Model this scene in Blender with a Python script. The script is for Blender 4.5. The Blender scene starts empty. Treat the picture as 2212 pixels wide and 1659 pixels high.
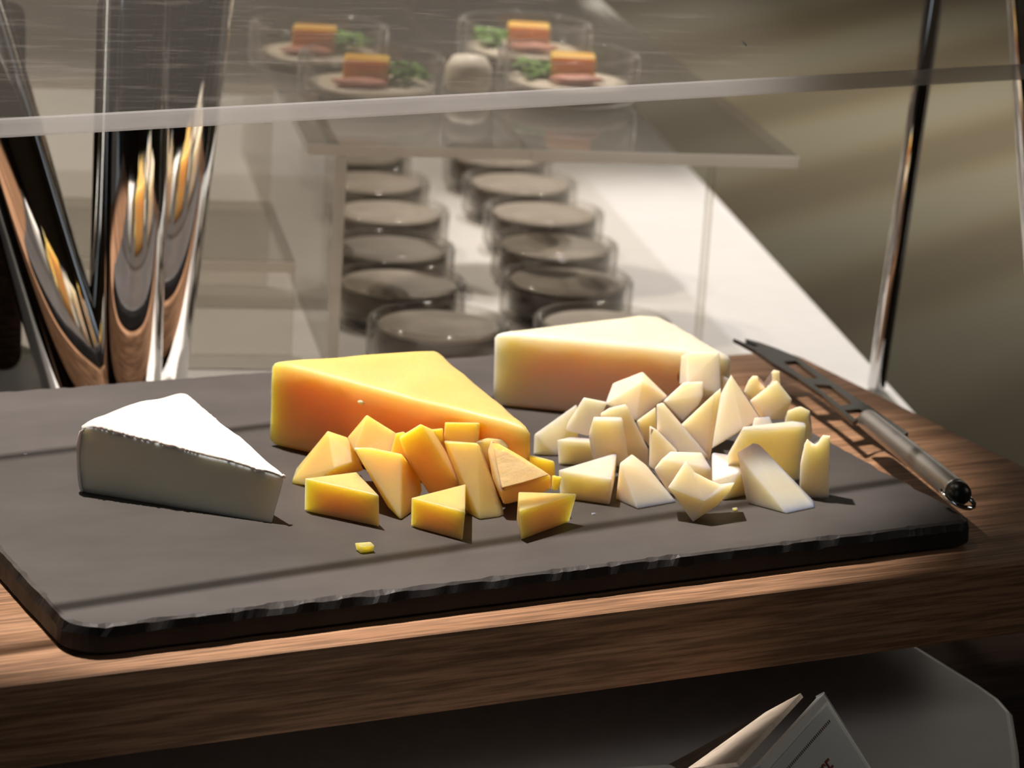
import bpy, bmesh, math, random
from mathutils import Vector, Matrix, noise
random.seed(7)
S = bpy.context.scene
C = S.collection
Z0 = 0.95            # height of the slate's top above the floor (m); local z = 0 is the slate's top

# ------------------------------------------------------------------ camera
R = ((0.89192874, -0.44817762, 0.05999946),      # right
     (-0.07190864, -0.27158929, -0.95972309),    # down
     (0.44642162, 0.85169013, -0.27446614))      # forward
F = 6206.315
CAM = Vector((-0.25341, -0.74670, 0.3056))
cam_data = bpy.data.cameras.new('camera')
cam = bpy.data.objects.new('camera', cam_data); C.objects.link(cam)
rx, dn, fw = (Vector(r) for r in R)
m = Matrix((( rx.x, -dn.x, -fw.x, CAM.x), (rx.y, -dn.y, -fw.y, CAM.y), (rx.z, -dn.z, -fw.z, CAM.z + Z0), (0, 0, 0, 1)))
cam.matrix_world = m
cam_data.sensor_width = 36; cam_data.lens = 36 * F / 2212
cam_data.clip_start = 0.05; cam_data.clip_end = 60
cam_data.dof.use_dof = True; cam_data.dof.focus_distance = 0.92; cam_data.dof.aperture_fstop = 18
S.camera = cam

# ------------------------------------------------------------------ world, lights, exposure
S.view_settings.view_transform = 'Standard'; S.view_settings.look = 'None'
S.view_settings.exposure = 0.0; S.view_settings.gamma = 1.0; S.view_settings.use_curve_mapping = False
S.cycles.transparent_max_bounces = 48; S.cycles.max_bounces = 12
S.cycles.sample_clamp_indirect = 4.0
W = bpy.data.worlds.new('world'); S.world = W; W.use_nodes = True
W.node_tree.nodes['Background'].inputs[0].default_value = (1.0, 0.88, 0.74, 1)
W.node_tree.nodes['Background'].inputs[1].default_value = 0.045

def lamp(name, kind, loc, energy, color, target=None, **kw):
    d = bpy.data.lights.new(name, kind); d.energy = energy; d.color = color
    for k, v in kw.items(): setattr(d, k, v)
    o = bpy.data.objects.new(name, d); C.objects.link(o)
    o.location = (loc[0], loc[1], loc[2] + Z0)
    if target is not None:
        t = Vector((target[0], target[1], target[2] + Z0)) - o.location
        o.rotation_euler = t.to_track_quat('-Z', 'Y').to_euler()
    return o
WARM = (1.0, 0.86, 0.66)
key = lamp('spot_over_board', 'SPOT', (0.04, 0.34, 0.80), 70, (1.0, 0.90, 0.81), None, spot_size=math.radians(37), spot_blend=0.32, shadow_soft_size=0.010)
kz = (key.location - Vector((0.115, 0.150, Z0))).normalized()           # oval beam along the board
kx = (Vector((1, 0, 0)) - kz * kz.x).normalized()
key.matrix_world = Matrix.Translation(key.location) @ Matrix((kx, kz.cross(kx), kz)).transposed().to_4x4() @ Matrix.Diagonal((1.0, 0.64, 1.0, 1.0))
lamp('spot_over_jars', 'SPOT', (0.75, 0.95, 1.4), 100, (1.0, 0.92, 0.86), (0.545, 0.44, 0), spot_size=math.radians(22), spot_blend=0.6, shadow_soft_size=0.035)
lamp('spot_over_counter', 'SPOT', (-0.1, 1.2, 1.5), 75, (1.0, 0.88, 0.76), (0.20, 0.72, 0), spot_size=math.radians(34), spot_blend=0.7, shadow_soft_size=0.03)
lamp('floor_fill', 'AREA', (4.3, 4.8, 0.9), 50, (1.0, 0.91, 0.76), (4.3, 4.8, -1), shape='RECTANGLE', size=2.0, size_y=2.0)  # unseen area light added to fill the floor
lamp('back_wall_fill', 'AREA', (1.5, 9.0, 0.8), 160, (1.0, 0.88, 0.72), (1.5, 13, 0.2), shape='RECTANGLE', size=3.0, size_y=0.6)  # added area light, brightens the back wall that the acrylic reflects
lamp('window_light', 'AREA', (-1.9, -1.2, 0.6), 2.4, (0.78, 0.89, 1.0), (0.1, 0.3, 0.1), shape='RECTANGLE', size=0.8, size_y=1.9)
lamp('front_right_fill', 'AREA', (1.7, -0.9, 1.0), 2.8, (1.0, 0.93, 0.84), (0.2, 0.0, 0), shape='RECTANGLE', size=0.5, size_y=0.5)  # fill added at the front right for the sign and cheese fronts
lamp('ceiling_light', 'AREA', (-0.3, 1.4, 1.0), 2.0, WARM, (0.1, 0.2, 0), shape='RECTANGLE', size=0.4, size_y=0.4)

# ------------------------------------------------------------------ geometry helpers
def ray(px, py):
    u, v = (px - 1106) / F, (py - 829.5) / F
    return rx * u + dn * v + fw
def at(px, py, z=0.0):                     # the point of the plane z that the photograph shows at (px, py)
    d = ray(px, py); return CAM + d * ((z - CAM.z) / d.z)
HF = Vector((fw.x, fw.y, 0)).normalized()
def fwd(P): return (P - CAM).dot(HF)
def atf(px, py, f):                        # the point at horizontal distance f in front of the camera
    d = ray(px, py); return CAM + d * (f / d.dot(HF))

def mesh_obj(name, bm, mat, parent=None, smooth=False):
    me = bpy.data.meshes.new(name); bm.normal_update(); bm.to_mesh(me); bm.free()
    if smooth:
        for p in me.polygons: p.use_smooth = True
    o = bpy.data.objects.new(name, me); C.objects.link(o)
    if mat: me.materials.append(mat)
    if parent: o.parent = parent
    else: o.location.z += Z0
    return o
def tag(o, label=None, cat=None, group=None, kind=None):
    if label: o['label'] = label
    if cat: o['category'] = cat
    if group: o['group'] = group
    if kind: o['kind'] = kind
    return o
def thing(name, label, cat, loc=(0, 0, 0), group=None):
    o = bpy.data.objects.new(name, None); C.objects.link(o)
    o.location = (loc[0], loc[1], loc[2] + Z0); o.empty_display_size = .01
    return tag(o, label, cat, group)
def shift(o, loc):                         # geometry given in board coordinates, parent at loc
    for v in o.data.vertices: v.co -= Vector(loc)
    return o
def box(bm, p0, p1):
    M = Matrix.Translation([(a + b) / 2 for a, b in zip(p0, p1)]) @ Matrix.Diagonal([b - a for a, b in zip(p0, p1)] + [1])
    return bmesh.ops.create_cube(bm, size=1, matrix=M)['verts']
def bevel(bm, w, seg=2, ang=0.35):
    es = [e for e in bm.edges if len(e.link_faces) == 2 and e.calc_face_angle(0) > ang]
    bmesh.ops.bevel(bm, geom=es, offset=w, segments=seg, profile=.5, affect='EDGES', clamp_overlap=True)
def prism(bm, pts, z0, z1):                # polygon in plan, extruded
    a = [bm.verts.new((p[0], p[1], z0)) for p in pts]; b = [bm.verts.new((p[0], p[1], z1)) for p in pts]
    n = len(pts)
    bm.faces.new(a[::-1]); bm.faces.new(b)
    for i in range(n): bm.faces.new((a[i], a[(i + 1) % n], b[(i + 1) % n], b[i]))
    bmesh.ops.recalc_face_normals(bm, faces=bm.faces[:])
def rounded(pts, r, n=6):                  # round a convex polygon's corners
    out = []
    k = len(pts); rs = r if isinstance(r, (list, tuple)) else [r] * k
    for i in range(k):
        P, A, B = Vector(pts[i][:2]), Vector(pts[i - 1][:2]), Vector(pts[(i + 1) % k][:2])
        if rs[i] <= 0: out.append((P.x, P.y)); continue
        a, b = (A - P).normalized(), (B - P).normalized()
        half = a.angle(b) / 2; t = rs[i] / math.tan(half)
        c = P + (a + b).normalized() * (rs[i] / math.sin(half)); s, e = P + a * t - c, P + b * t - c
        a0 = math.atan2(s.y, s.x); da = math.atan2(e.y, e.x) - a0
        da = (da + math.pi) % (2 * math.pi) - math.pi
        for j in range(n + 1):
            w = a0 + da * j / n; out.append((c.x + rs[i] * math.cos(w), c.y + rs[i] * math.sin(w)))
    return out
def lathe(bm, prof, n=48, M=Matrix()):     # profile of (radius, z), closed or open
    rings = []
    for r, z in prof:
        if r < 1e-6: rings.append([bm.verts.new(M @ Vector((0, 0, z)))])
        else: rings.append([bm.verts.new(M @ Vector((r * math.cos(2 * math.pi * i / n), r * math.sin(2 * math.pi * i / n), z))) for i in range(n)])
    for a, b in zip(rings, rings[1:]):
        for i in range(n):
            j = (i + 1) % n
            if len(a) == 1 and len(b) == 1: continue
            if len(a) == 1: bm.faces.new((a[0], b[j], b[i]))
            elif len(b) == 1: bm.faces.new((a[i], a[j], b[0]))
            else: bm.faces.new((a[i], a[j], b[j], b[i]))
def axis_m(p, q):                          # matrix with z from p to q
    d = (q - p); return Matrix.Translation(p) @ d.to_track_quat('Z', 'Y').to_matrix().to_4x4()
def rod(bm, p, q, r, n=32, r2=None):
    L = (q - p).length; r2 = r if r2 is None else r2; e = min(r, r2) * .12
    lathe(bm, [(0, 0), (r - e, 0), (r, e), (r, e * 1.3), (r2, L - e * 1.3), (r2, L - e), (r2 - e, L), (0, L)], n, axis_m(p, q))
def tube_path(bm, pts, r, n=10, closed=False):
    k = len(pts); rings = []
    for i, p in enumerate(pts):
        a = pts[i - 1] if (closed or i > 0) else p; b = pts[(i + 1) % k] if (closed or i < k - 1) else p
        q = (b - a).to_track_quat('Z', 'Y').to_matrix()
        rings.append([bm.verts.new(p + q @ Vector((r * math.cos(2 * math.pi * j / n), r * math.sin(2 * math.pi * j / n), 0))) for j in range(n)])
    for i in range(k if closed else k - 1):
        a, b = rings[i], rings[(i + 1) % k]
        for j in range(n): bm.faces.new((a[j], a[(j + 1) % n], b[(j + 1) % n], b[j]))
    if not closed: bm.faces.new(rings[0][::-1]); bm.faces.new(rings[-1])
    bmesh.ops.recalc_face_normals(bm, faces=bm.faces[:])

# ------------------------------------------------------------------ materials
def srgb(r, g, b):
    f = lambda c: (c / 255 / 12.92) if c <= 10 else ((c / 255 + .055) / 1.055) ** 2.4
    return (f(r), f(g), f(b), 1)
def new_mat(name):
    mt = bpy.data.materials.new(name); mt.use_nodes = True
    nt = mt.node_tree; return mt, nt, nt.nodes['Principled BSDF']
def N(nt, kind, **kw):
    n = nt.nodes.new(kind)
    for k, v in kw.items():
        if k in n.inputs.keys() if isinstance(k, str) else False: n.inputs[k].default_value = v
        else: setattr(n, k, v)
    return n
def tex_noise(nt, scale, detail=4, rough=.55, stretch=(1, 1, 1), rot=(0, 0, 0), dist=0):
    tc = nt.nodes.new('ShaderNodeTexCoord'); mp = nt.nodes.new('ShaderNodeMapping')
    mp.inputs['Scale'].default_value = stretch; mp.inputs['Rotation'].default_value = rot
    t = nt.nodes.new('ShaderNodeTexNoise'); t.inputs['Scale'].default_value = scale
    t.inputs['Detail'].default_value = detail; t.inputs['Roughness'].default_value = rough; t.inputs['Distortion'].default_value = dist
    nt.links.new(tc.outputs['Object'], mp.inputs['Vector']); nt.links.new(mp.outputs['Vector'], t.inputs['Vector'])
    return t.outputs['Fac']
def ramp(nt, fac, stops):
    r = nt.nodes.new('ShaderNodeValToRGB'); e = r.color_ramp.elements
    e[0].position, e[0].color = stops[0]; e[1].position, e[1].color = stops[-1]
    for p, c in stops[1:-1]:
        x = e.new(p); x.color = c
    nt.links.new(fac, r.inputs['Fac']); return r.outputs['Color']
def bump(nt, bsdf, fac, strength, dist=.001):
    b = nt.nodes.new('ShaderNodeBump'); b.inputs['Strength'].default_value = strength; b.inputs['Distance'].default_value = dist
    nt.links.new(fac, b.inputs['Height']); nt.links.new(b.outputs['Normal'], bsdf.inputs['Normal'])
def plain(name, col, rough=.5, metal=0, spec=.5, noise_amt=.06, nscale=60):
    mt, nt, b = new_mat(name)
    k = lambda s: (col[0] * s, col[1] * s, col[2] * s, 1)
    nt.links.new(ramp(nt, tex_noise(nt, nscale), [(.3, k(1 - noise_amt)), (.7, k(1 + noise_amt))]), b.inputs['Base Color'])
    b.inputs['Roughness'].default_value = rough; b.inputs['Metallic'].default_value = metal
    b.inputs['Specular IOR Level'].default_value = spec
    return mt
def cheese(name, lo, hi, sss, radius, rough=.42, bmp=.25):
    mt, nt, b = new_mat(name)
    nt.links.new(ramp(nt, tex_noise(nt, 45, 5, stretch=(1, 1, 2.5)), [(.3, lo), (.7, hi)]), b.inputs['Base Color'])
    b.inputs['Subsurface Weight'].default_value = 1; b.inputs['Subsurface Scale'].default_value = sss
    b.inputs['Subsurface Radius'].default_value = radius
    b.inputs['Roughness'].default_value = rough; b.inputs['Specular IOR Level'].default_value = .35
    bump(nt, b, tex_noise(nt, 260, 6, .65), bmp, .0006)
    return mt
YEL = cheese('yellow_cheese', (.97, .495, .165, 1), (.985, .545, .200, 1), .021, (1.0, .80, .20))
WHT = cheese('pale_cheese', (.965, .695, .50, 1), (.98, .745, .565, 1), .018, (1.0, .82, .38))
RIND = cheese('yellow_rind', (.80, .52, .24, 1), (.88, .62, .32, 1), .002, (1, .5, .2), .7, .9)
PASTE = cheese('brie_paste', (.83, .78, .60, 1), (.88, .83, .66, 1), .007, (1, .85, .6), .5, .3)
MOULD, nt, b = new_mat('white_mould')
nt.links.new(ramp(nt, tex_noise(nt, 30, 5), [(.25, (.86, .78, .68, 1)), (.5, (.92, .89, .85, 1))]), b.inputs['Base Color'])
b.inputs['Roughness'].default_value = .9; b.inputs['Subsurface Weight'].default_value = .3; b.inputs['Subsurface Scale'].default_value = .001
bump(nt, b, tex_noise(nt, 120, 8, .7), .5, .0012)

SLATE, nt, b = new_mat('black_slate')
nt.links.new(ramp(nt, tex_noise(nt, 14, 8, .62, (1, 1.8, 1)), [(.3, (.054, .048, .046, 1)), (.7, (.083, .074, .071, 1))]), b.inputs['Base Color'])
b.inputs['Roughness'].default_value = .55; b.inputs['Specular IOR Level'].default_value = .3
bump(nt, b, tex_noise(nt, 22, 6, .55), .35, .0015)

SLATE_SIDE = plain('dark_slate_side', (.014, .013, .013), .5, spec=.25, noise_amt=.3)  # side faces, darker than the slate's top

def wood(name, cols, sx=(1.2, 26, 26), rough=.6, spec=.18, fine=.42):
    mt, nt, b = new_mat(name)
    big = ramp(nt, tex_noise(nt, 2.2, 5, .6, sx, (0, 0, .06), 1.1), cols)
    fn = ramp(nt, tex_noise(nt, 30, 4, .6, (1, 26, 26)), [(.40, (1 - fine, 1 - fine, 1 - fine, 1)), (.60, (1.15, 1.15, 1.15, 1))])
    mx = nt.nodes.new('ShaderNodeMix'); mx.data_type = 'RGBA'; mx.blend_type = 'MULTIPLY'; mx.inputs[0].default_value = 1
    nt.links.new(big, mx.inputs[6]); nt.links.new(fn, mx.inputs[7]); nt.links.new(mx.outputs[2], b.inputs['Base Color'])
    b.inputs['Roughness'].default_value = rough; b.inputs['Specular IOR Level'].default_value = spec
    bump(nt, b, tex_noise(nt, 30, 4, .6, (1, 26, 26)), .15, .0004)
    return mt
WALNUT = wood('walnut', [(.28, (.13, .065, .034, 1)), (.45, (.28, .150, .082, 1)), (.6, (.38, .215, .125, 1)), (.78, (.22, .115, .060, 1))])
DARKWOOD = wood('dark_wood', [(.3, (.020, .011, .007, 1)), (.7, (.045, .026, .016, 1))], rough=.8, spec=.04)
LAMINATE = plain('white_laminate', (.80, .79, .77), .30, spec=.4, noise_amt=.02)
CHROME = plain('chrome', (.80, .80, .80), .035, 1, noise_amt=.02)
STEEL = plain('brushed_steel', (.52, .50, .48), .42, 1, noise_amt=.05)
BLADE = plain('dark_steel', (.17, .17, .17), .25, 1, noise_amt=.05)
BLACK = plain('black_plastic', (.012, .012, .012), .35)
CARD = plain('white_card', (.88, .88, .85), .45, noise_amt=.02)
PAPER = plain('printed_paper', (.68, .72, .70), .6, noise_amt=.02)
CREAM = plain('speckled_cream', (.62, .52, .42), .6, noise_amt=.25, nscale=90)
RED = plain('red_ink', (.28, .05, .03), .6)
INK = plain('brown_ink', (.16, .07, .05), .6)

def clear(name, tint, haze, edge_tint, rough=.02, haze_col=(.75, .72, .68, 1), scratch=0, edge_haze=None, ior=1.45):
    mt, nt, b = new_mat(name); nt.nodes.remove(b)
    out = nt.nodes['Material Output']
    lw = nt.nodes.new('ShaderNodeLayerWeight'); lw.inputs['Blend'].default_value = .35
    tr = nt.nodes.new('ShaderNodeBsdfTransparent')
    nt.links.new(ramp(nt, lw.outputs['Facing'], [(.35, tint), (.95, edge_tint)]), tr.inputs['Color'])
    gl = nt.nodes.new('ShaderNodeBsdfGlossy'); gl.inputs['Roughness'].default_value = rough
    fr = nt.nodes.new('ShaderNodeFresnel')      # same reflectance on both sides of a pane
    ge = nt.nodes.new('ShaderNodeNewGeometry'); mr = nt.nodes.new('ShaderNodeMapRange')
    mr.inputs['To Min'].default_value = ior; mr.inputs['To Max'].default_value = 1 / ior
    nt.links.new(ge.outputs['Backfacing'], mr.inputs['Value']); nt.links.new(mr.outputs[0], fr.inputs['IOR'])
    m1 = nt.nodes.new('ShaderNodeMixShader'); nt.links.new(fr.outputs[0], m1.inputs[0])
    nt.links.new(tr.outputs[0], m1.inputs[1]); nt.links.new(gl.outputs[0], m1.inputs[2])
    df = nt.nodes.new('ShaderNodeBsdfDiffuse'); df.inputs['Color'].default_value = haze_col
    tl = nt.nodes.new('ShaderNodeBsdfTranslucent'); tl.inputs['Color'].default_value = haze_col
    m2 = nt.nodes.new('ShaderNodeMixShader'); m2.inputs[0].default_value = .5
    nt.links.new(df.outputs[0], m2.inputs[1]); nt.links.new(tl.outputs[0], m2.inputs[2])
    m3 = nt.nodes.new('ShaderNodeMixShader')
    nt.links.new(m1.outputs[0], m3.inputs[1]); nt.links.new(m2.outputs[0], m3.inputs[2])
    if scratch:
        f = ramp(nt, tex_noise(nt, 16, 6, .75, (1.2, 14, 14)), [(.55, (haze, haze, haze, 1)), (.95, (haze + scratch,) * 3 + (1,))])
        nt.links.new(f, m3.inputs[0])
    elif edge_haze:
        nt.links.new(ramp(nt, lw.outputs['Facing'], [(.3, (haze, haze, haze, 1)), (.9, (edge_haze,) * 3 + (1,))]), m3.inputs[0])
    else: m3.inputs[0].default_value = haze
    nt.links.new(m3.outputs[0], out.inputs['Surface'])
    return mt
GUARD = clear('clear_acrylic_sheet', (.97, .97, .96, 1), .030, (.90, .90, .90, 1), .03, scratch=.18)
GUARD_EDGE = clear('polished_acrylic_edge', (.74, .73, .72, 1), .25, (.6, .6, .6, 1), .12, (.80, .80, .82, 1))
ACRYL = clear('clear_acrylic_riser', (.93, .92, .90, 1), .045, (.84, .83, .81, 1), .03, ior=1.2)
ACRYL_EDGE = clear('acrylic_riser_edge', (.86, .84, .80, 1), .50, (.7, .7, .7, 1), .2, (.92, .89, .84, 1))
GLASS = clear('jar_glass', (.93, .92, .90, 1), .02, (.55, .53, .50, 1), .05, (.85, .83, .80, 1), edge_haze=.30)
FROST = clear('jar_bottom_glass', (.70, .67, .63, 1), .16, (.5, .48, .45, 1), .1, (.5, .47, .43, 1))
ORANGE = cheese('orange_fruit', (.82, .44, .08, 1), (.88, .52, .11, 1), .006, (1, .7, .2))
HAM = plain('pink_ham', (.75, .33, .25), .5, noise_amt=.15)
HERB = plain('green_herb', (.16, .34, .05), .6, noise_amt=.3)
CREAMF = plain('cream_filling', (.78, .70, .58), .5, noise_amt=.08)

FLOOR, nt, b = new_mat('banded_floor')  # broad soft bands of lighter and darker tone across the floor
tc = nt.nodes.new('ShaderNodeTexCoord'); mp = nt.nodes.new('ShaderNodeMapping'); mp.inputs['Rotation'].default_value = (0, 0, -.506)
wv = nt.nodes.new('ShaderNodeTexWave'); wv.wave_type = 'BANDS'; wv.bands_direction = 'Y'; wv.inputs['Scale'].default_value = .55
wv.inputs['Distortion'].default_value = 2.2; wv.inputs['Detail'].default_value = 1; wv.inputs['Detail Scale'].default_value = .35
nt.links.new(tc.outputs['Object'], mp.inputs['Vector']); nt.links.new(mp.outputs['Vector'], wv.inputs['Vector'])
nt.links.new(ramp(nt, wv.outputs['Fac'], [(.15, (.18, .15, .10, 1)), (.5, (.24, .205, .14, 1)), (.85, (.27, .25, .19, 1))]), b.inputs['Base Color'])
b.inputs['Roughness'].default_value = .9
WALLM = plain('warm_wall', (.36, .29, .21), .8)
CEILM = plain('dim_ceiling', (.16, .14, .12), .9)

# ------------------------------------------------------------------ the setting
def struct(name, bm, mat): return tag(mesh_obj(name, bm, mat), kind='structure')
FZ = -Z0
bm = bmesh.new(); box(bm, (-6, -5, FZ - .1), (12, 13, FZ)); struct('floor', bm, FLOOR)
bm = bmesh.new(); box(bm, (-6, -5, 2.0), (12, 13, 2.1)); struct('ceiling', bm, CEILM)
for nm, a, b_ in (('wall_back', (-6, 13, FZ), (12, 13.1, 2)), ('wall_front', (-6, -5.1, FZ), (12, -5, 2)),
                  ('wall_left', (-6.1, -5, FZ), (-6, 13, 2)), ('wall_right', (12, -5, FZ), (12.1, 13, 2))):
    bm = bmesh.new(); box(bm, a, b_); struct(nm, bm, WALLM)

ZC = -.036
u1 = Vector((.4595, .2415, 0)); u2 = Vector((.6207, .7092, 0)); ud = (u2 - u1).normalized()     # right edge of the white counter
un = Vector((-ud.y, ud.x, 0))
a = u1 - ud * .08; b_ = u1 + ud * 3.4
bm = bmesh.new(); prism(bm, [a[:2], b_[:2], (b_ + un * 2.4)[:2], (a + un * 2.4)[:2]], ZC - .05, ZC); bevel(bm, .0015)
tag(mesh_obj('buffet_counter', bm, LAMINATE), 'long white laminate buffet counter running back under the jars', 'counter')
bm = bmesh.new()
prism(bm, [(-1.2, -.9), (.52, -.9), (.50, .26), (-1.2, .26)], FZ, ZC - .061); bevel(bm, .002)
tag(mesh_obj('service_counter', bm, DARKWOOD), 'dark brown wooden counter under the white tray and board', 'counter')
bm = bmesh.new()
base = [(a + ud * .45 + un * .06)[:2], (b_ - ud * .05 + un * .06)[:2], (b_ - ud * .05 + un * 2.3)[:2], (a + ud * .45 + un * 2.3)[:2]]
prism(bm, base, FZ, ZC - .05)
tag(mesh_obj('counter_base', bm, DARKWOOD), 'dark base cabinet carrying the white buffet counter', 'cabinet')
ZT = -.075
tray = [(-.75, -.115), (.258, -.115), (.276, -.106), (.296, -.075), (.310, -.0537), (.324, -.0323), (.335, -.0165), (.3443, -.002), (.352, .010), (.3555, .022), (.3565, .035), (.3565, .145), (-.75, .145)]
bm = bmesh.new(); prism(bm, tray, ZC - .061, ZT); bevel(bm, .003, 3)
tag(mesh_obj('white_tray', bm, LAMINATE), 'white tray with a rounded corner below the front of the walnut board', 'tray')

# ------------------------------------------------------------------ walnut board and slate
bm = bmesh.new()
prism(bm, rounded([(-.17, -.0105), (.3995, -.0105), (.3995, .2475), (-.17, .2475)], [.012, .010, .012, .012], 6), ZC, -.0095)
bevel(bm, .0012, 2)
board = mesh_obj('serving_board', bm, WALNUT)
for x0 in (.0, .24):                       # dark blocks that carry the overhanging front
    bm = bmesh.new(); box(bm, (x0, .17, ZC - .061), (x0 + .07, .235, ZC - .0001)) if x0 < .1 else box(bm, (x0, .12, ZT + .0001), (x0 + .07, .142, ZC - .0001)); bevel(bm, .002)
    f_ = mesh_obj('foot', bm, DARKWOOD); f_.location.z = 0; f_.parent = board
tag(board, 'thick walnut serving board lying under the black slate', 'board')

SLZ = -.0093
def slate():
    pts = []
    outline = rounded([(0.0, 0.002), (.3262, 0.008), (.3275, .2432), (0.0, .2432)], [.013, .009, .012, .012], 8)
    n = len(outline)
    for i in range(n):
        a, b = Vector(outline[i]), Vector(outline[(i + 1) % n])
        k = max(1, int((b - a).length / .0016))
        for j in range(k): pts.append(a.lerp(b, j / k))
    bm = bmesh.new(); n = len(pts); rings = []
    nrm = []
    for i in range(n):
        t = (pts[(i + 1) % n] - pts[i - 1]).normalized(); nrm.append(Vector((t.y, -t.x)))
    def nz(p, s, o): return noise.fractal((p.x * s + o, p.y * s, o), .8, 2.0, 3)
    for kind in range(5):
        ring = []
        for p, q in zip(pts, nrm):
            w = nz(p, 55, 3.1); c = max(0, nz(p, 150, 9.7)); d = max(0, nz(p, 90, 5.3))
            if kind == 0: off, z = -.0012, SLZ
            elif kind == 1: off, z = .0002 + .0004 * w, SLZ + .0012
            elif kind == 2: off, z = .0003 * w, -.0030 - .0012 * d
            elif kind == 3: off, z = -.0010 - .0007 * c + .0006 * w, -.0006 - .0010 * c
            else: off, z = -.0018 - .0016 * c - .0009 * d, 0.0
            ring.append(bm.verts.new((p.x + q.x * off, p.y + q.y * off, z)))
        rings.append(ring)
    for a, b in zip(rings, rings[1:]):
        for i in range(n): bm.faces.new((a[i], a[(i + 1) % n], b[(i + 1) % n], b[i]))
    bm.faces.new(rings[-1]); bm.faces.new(rings[0][::-1])
    bmesh.ops.recalc_face_normals(bm, faces=bm.faces[:])
    bmesh.ops.triangulate(bm, faces=[f for f in bm.faces if len(f.verts) > 4])
    sl = mesh_obj('slate_platter', bm, SLATE); sl.data.materials.append(SLATE_SIDE)
    for p in sl.data.polygons:
        if p.center.z < -.0016 and abs(p.normal.z) < .8: p.material_index = 1
    return tag(sl, 'black slate platter with chipped edges holding three cheeses', 'platter')
slate()

# ------------------------------------------------------------------ cheese pieces
# a piece is given by the corners one can see, each a pixel of the photograph with what fixes its depth:
#  'g' on the slate; 'vK' straight above corner K; 'sK' level with corner K; 'uK' on the slate below corner K; a number = cm behind the anchor
def solve(vs, anchor=None):
    P = []; f0 = fwd(at(*anchor)) if anchor else None
    for x, y, md in vs:
        if md == 'g': p = at(x, y, 0)
        elif isinstance(md, str):
            k = P[int(md[1:])]
            if md[0] == 'v': p = atf(x, y, fwd(k))
            elif md[0] == 's': p = at(x, y, k.z)
            else: p = Vector((k.x, k.y, 0))
        else:
            p = atf(x, y, (f0 if f0 is not None else fwd(P[0])) + md / 100)
        if f0 is None: f0 = fwd(p)
        p.z = max(p.z, 0.0002); P.append(p)
    return P
def pushed(P, T, s=.9):
    c = sum(P, Vector()) / len(P); out = []
    for p in P:
        d = p - CAM; q = p + d * (T / 100 / Vector((d.x, d.y)).length)
        if p.z < .0015: q.z = p.z
        cc = c + HF * (T / 100)
        q = cc + (q - cc) * s; q.z = max(q.z, .0002); out.append(q)
    return out
def hull_piece(vs, T=0, anchor=None, w=.00042, shrink=.9):
    P = solve(vs, anchor)
    if T: P = P + pushed(P, T, shrink)
    bm = bmesh.new()
    for p in P: bm.verts.new(p)
    r = bmesh.ops.convex_hull(bm, input=bm.verts[:])
    bmesh.ops.delete(bm, geom=[v for v in bm.verts if not v.link_faces], context='VERTS')
    bmesh.ops.dissolve_limit(bm, angle_limit=.10, verts=bm.verts[:], edges=bm.edges[:])
    bmesh.ops.recalc_face_normals(bm, faces=bm.faces[:])
    bevel(bm, w, 2, .2)
    return bm
def outline_piece(vs, T, anchor, ridge=None, w=.0002, shrink=.97):
    allv = solve(vs + ([ridge] if ridge else []), anchor)
    P = allv[:len(vs)]; Q = pushed(P, T, shrink)
    bm = bmesh.new()
    a = [bm.verts.new(p) for p in P]; b = [bm.verts.new(p) for p in Q]; n = len(P)
    if ridge:
        c = bm.verts.new(allv[-1])
        for i in range(n): bm.faces.new((a[i], a[(i + 1) % n], c))
    else: bm.faces.new(a)
    bm.faces.new(b[::-1])
    for i in range(n): bm.faces.new((a[(i + 1) % n], a[i], b[i], b[(i + 1) % n]))
    bmesh.ops.triangulate(bm, faces=[f for f in bm.faces if len(f.verts) > 4])
    bmesh.ops.recalc_face_normals(bm, faces=bm.faces[:])
    bevel(bm, w, 2, .5)
    return bm
def finish_cheese(bm, name, mat, label, group):
    o = mesh_obj(name, bm, mat); tag(o, label, 'cheese', group)
    return o

# ---- the two big blocks
def roughen(bm, amp, cut=.004):
    for _ in range(6):
        es = [e for e in bm.edges if e.calc_length() > cut * 2]
        if not es: break
        bmesh.ops.subdivide_edges(bm, edges=es, cuts=1, use_grid_fill=True)
        bmesh.ops.triangulate(bm, faces=[f for f in bm.faces if len(f.verts) > 4])
    bm.normal_update()
    for v in bm.verts:
        n = noise.fractal(v.co * 70, .9, 2, 3) * amp + noise.noise(v.co * 22) * amp * 1.4
        q = v.co + v.normal * n
        if v.co.z > .001: v.co = q
        v.co.z = max(v.co.z, .0002)
bm = hull_piece([(575, 962, 'g'), (1147, 1096, 'g'), (583, 779, 'v0'), (1150, 927, 'v1'), (945, 752, 's2'), (0, 0, 'u4')], w=.0024)
roughen(bm, .00045)
finish_cheese(bm, 'cheese_block', YEL, 'big deep-yellow cheese wedge, largest yellow block on the slate', 'cheese blocks on the slate')
for f in bpy.data.objects['cheese_block'].data.polygons: f.use_smooth = True
bm = hull_piece([(1060, 878, 'g'), (1577, 930, 'g'), (1060, 716, 'v0'), (1585, 766, 'v1'), (1376, 680, 's2'), (1426, 683, 's2'), (0, 0, 'u4'), (0, 0, 'u5')], w=.0024)
roughen(bm, .00045)
finish_cheese(bm, 'cheese_block', WHT, 'big pale ivory cheese block at the back of the slate', 'cheese blocks on the slate')
for f in bpy.data.objects['cheese_block.001'].data.polygons: f.use_smooth = True

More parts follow.
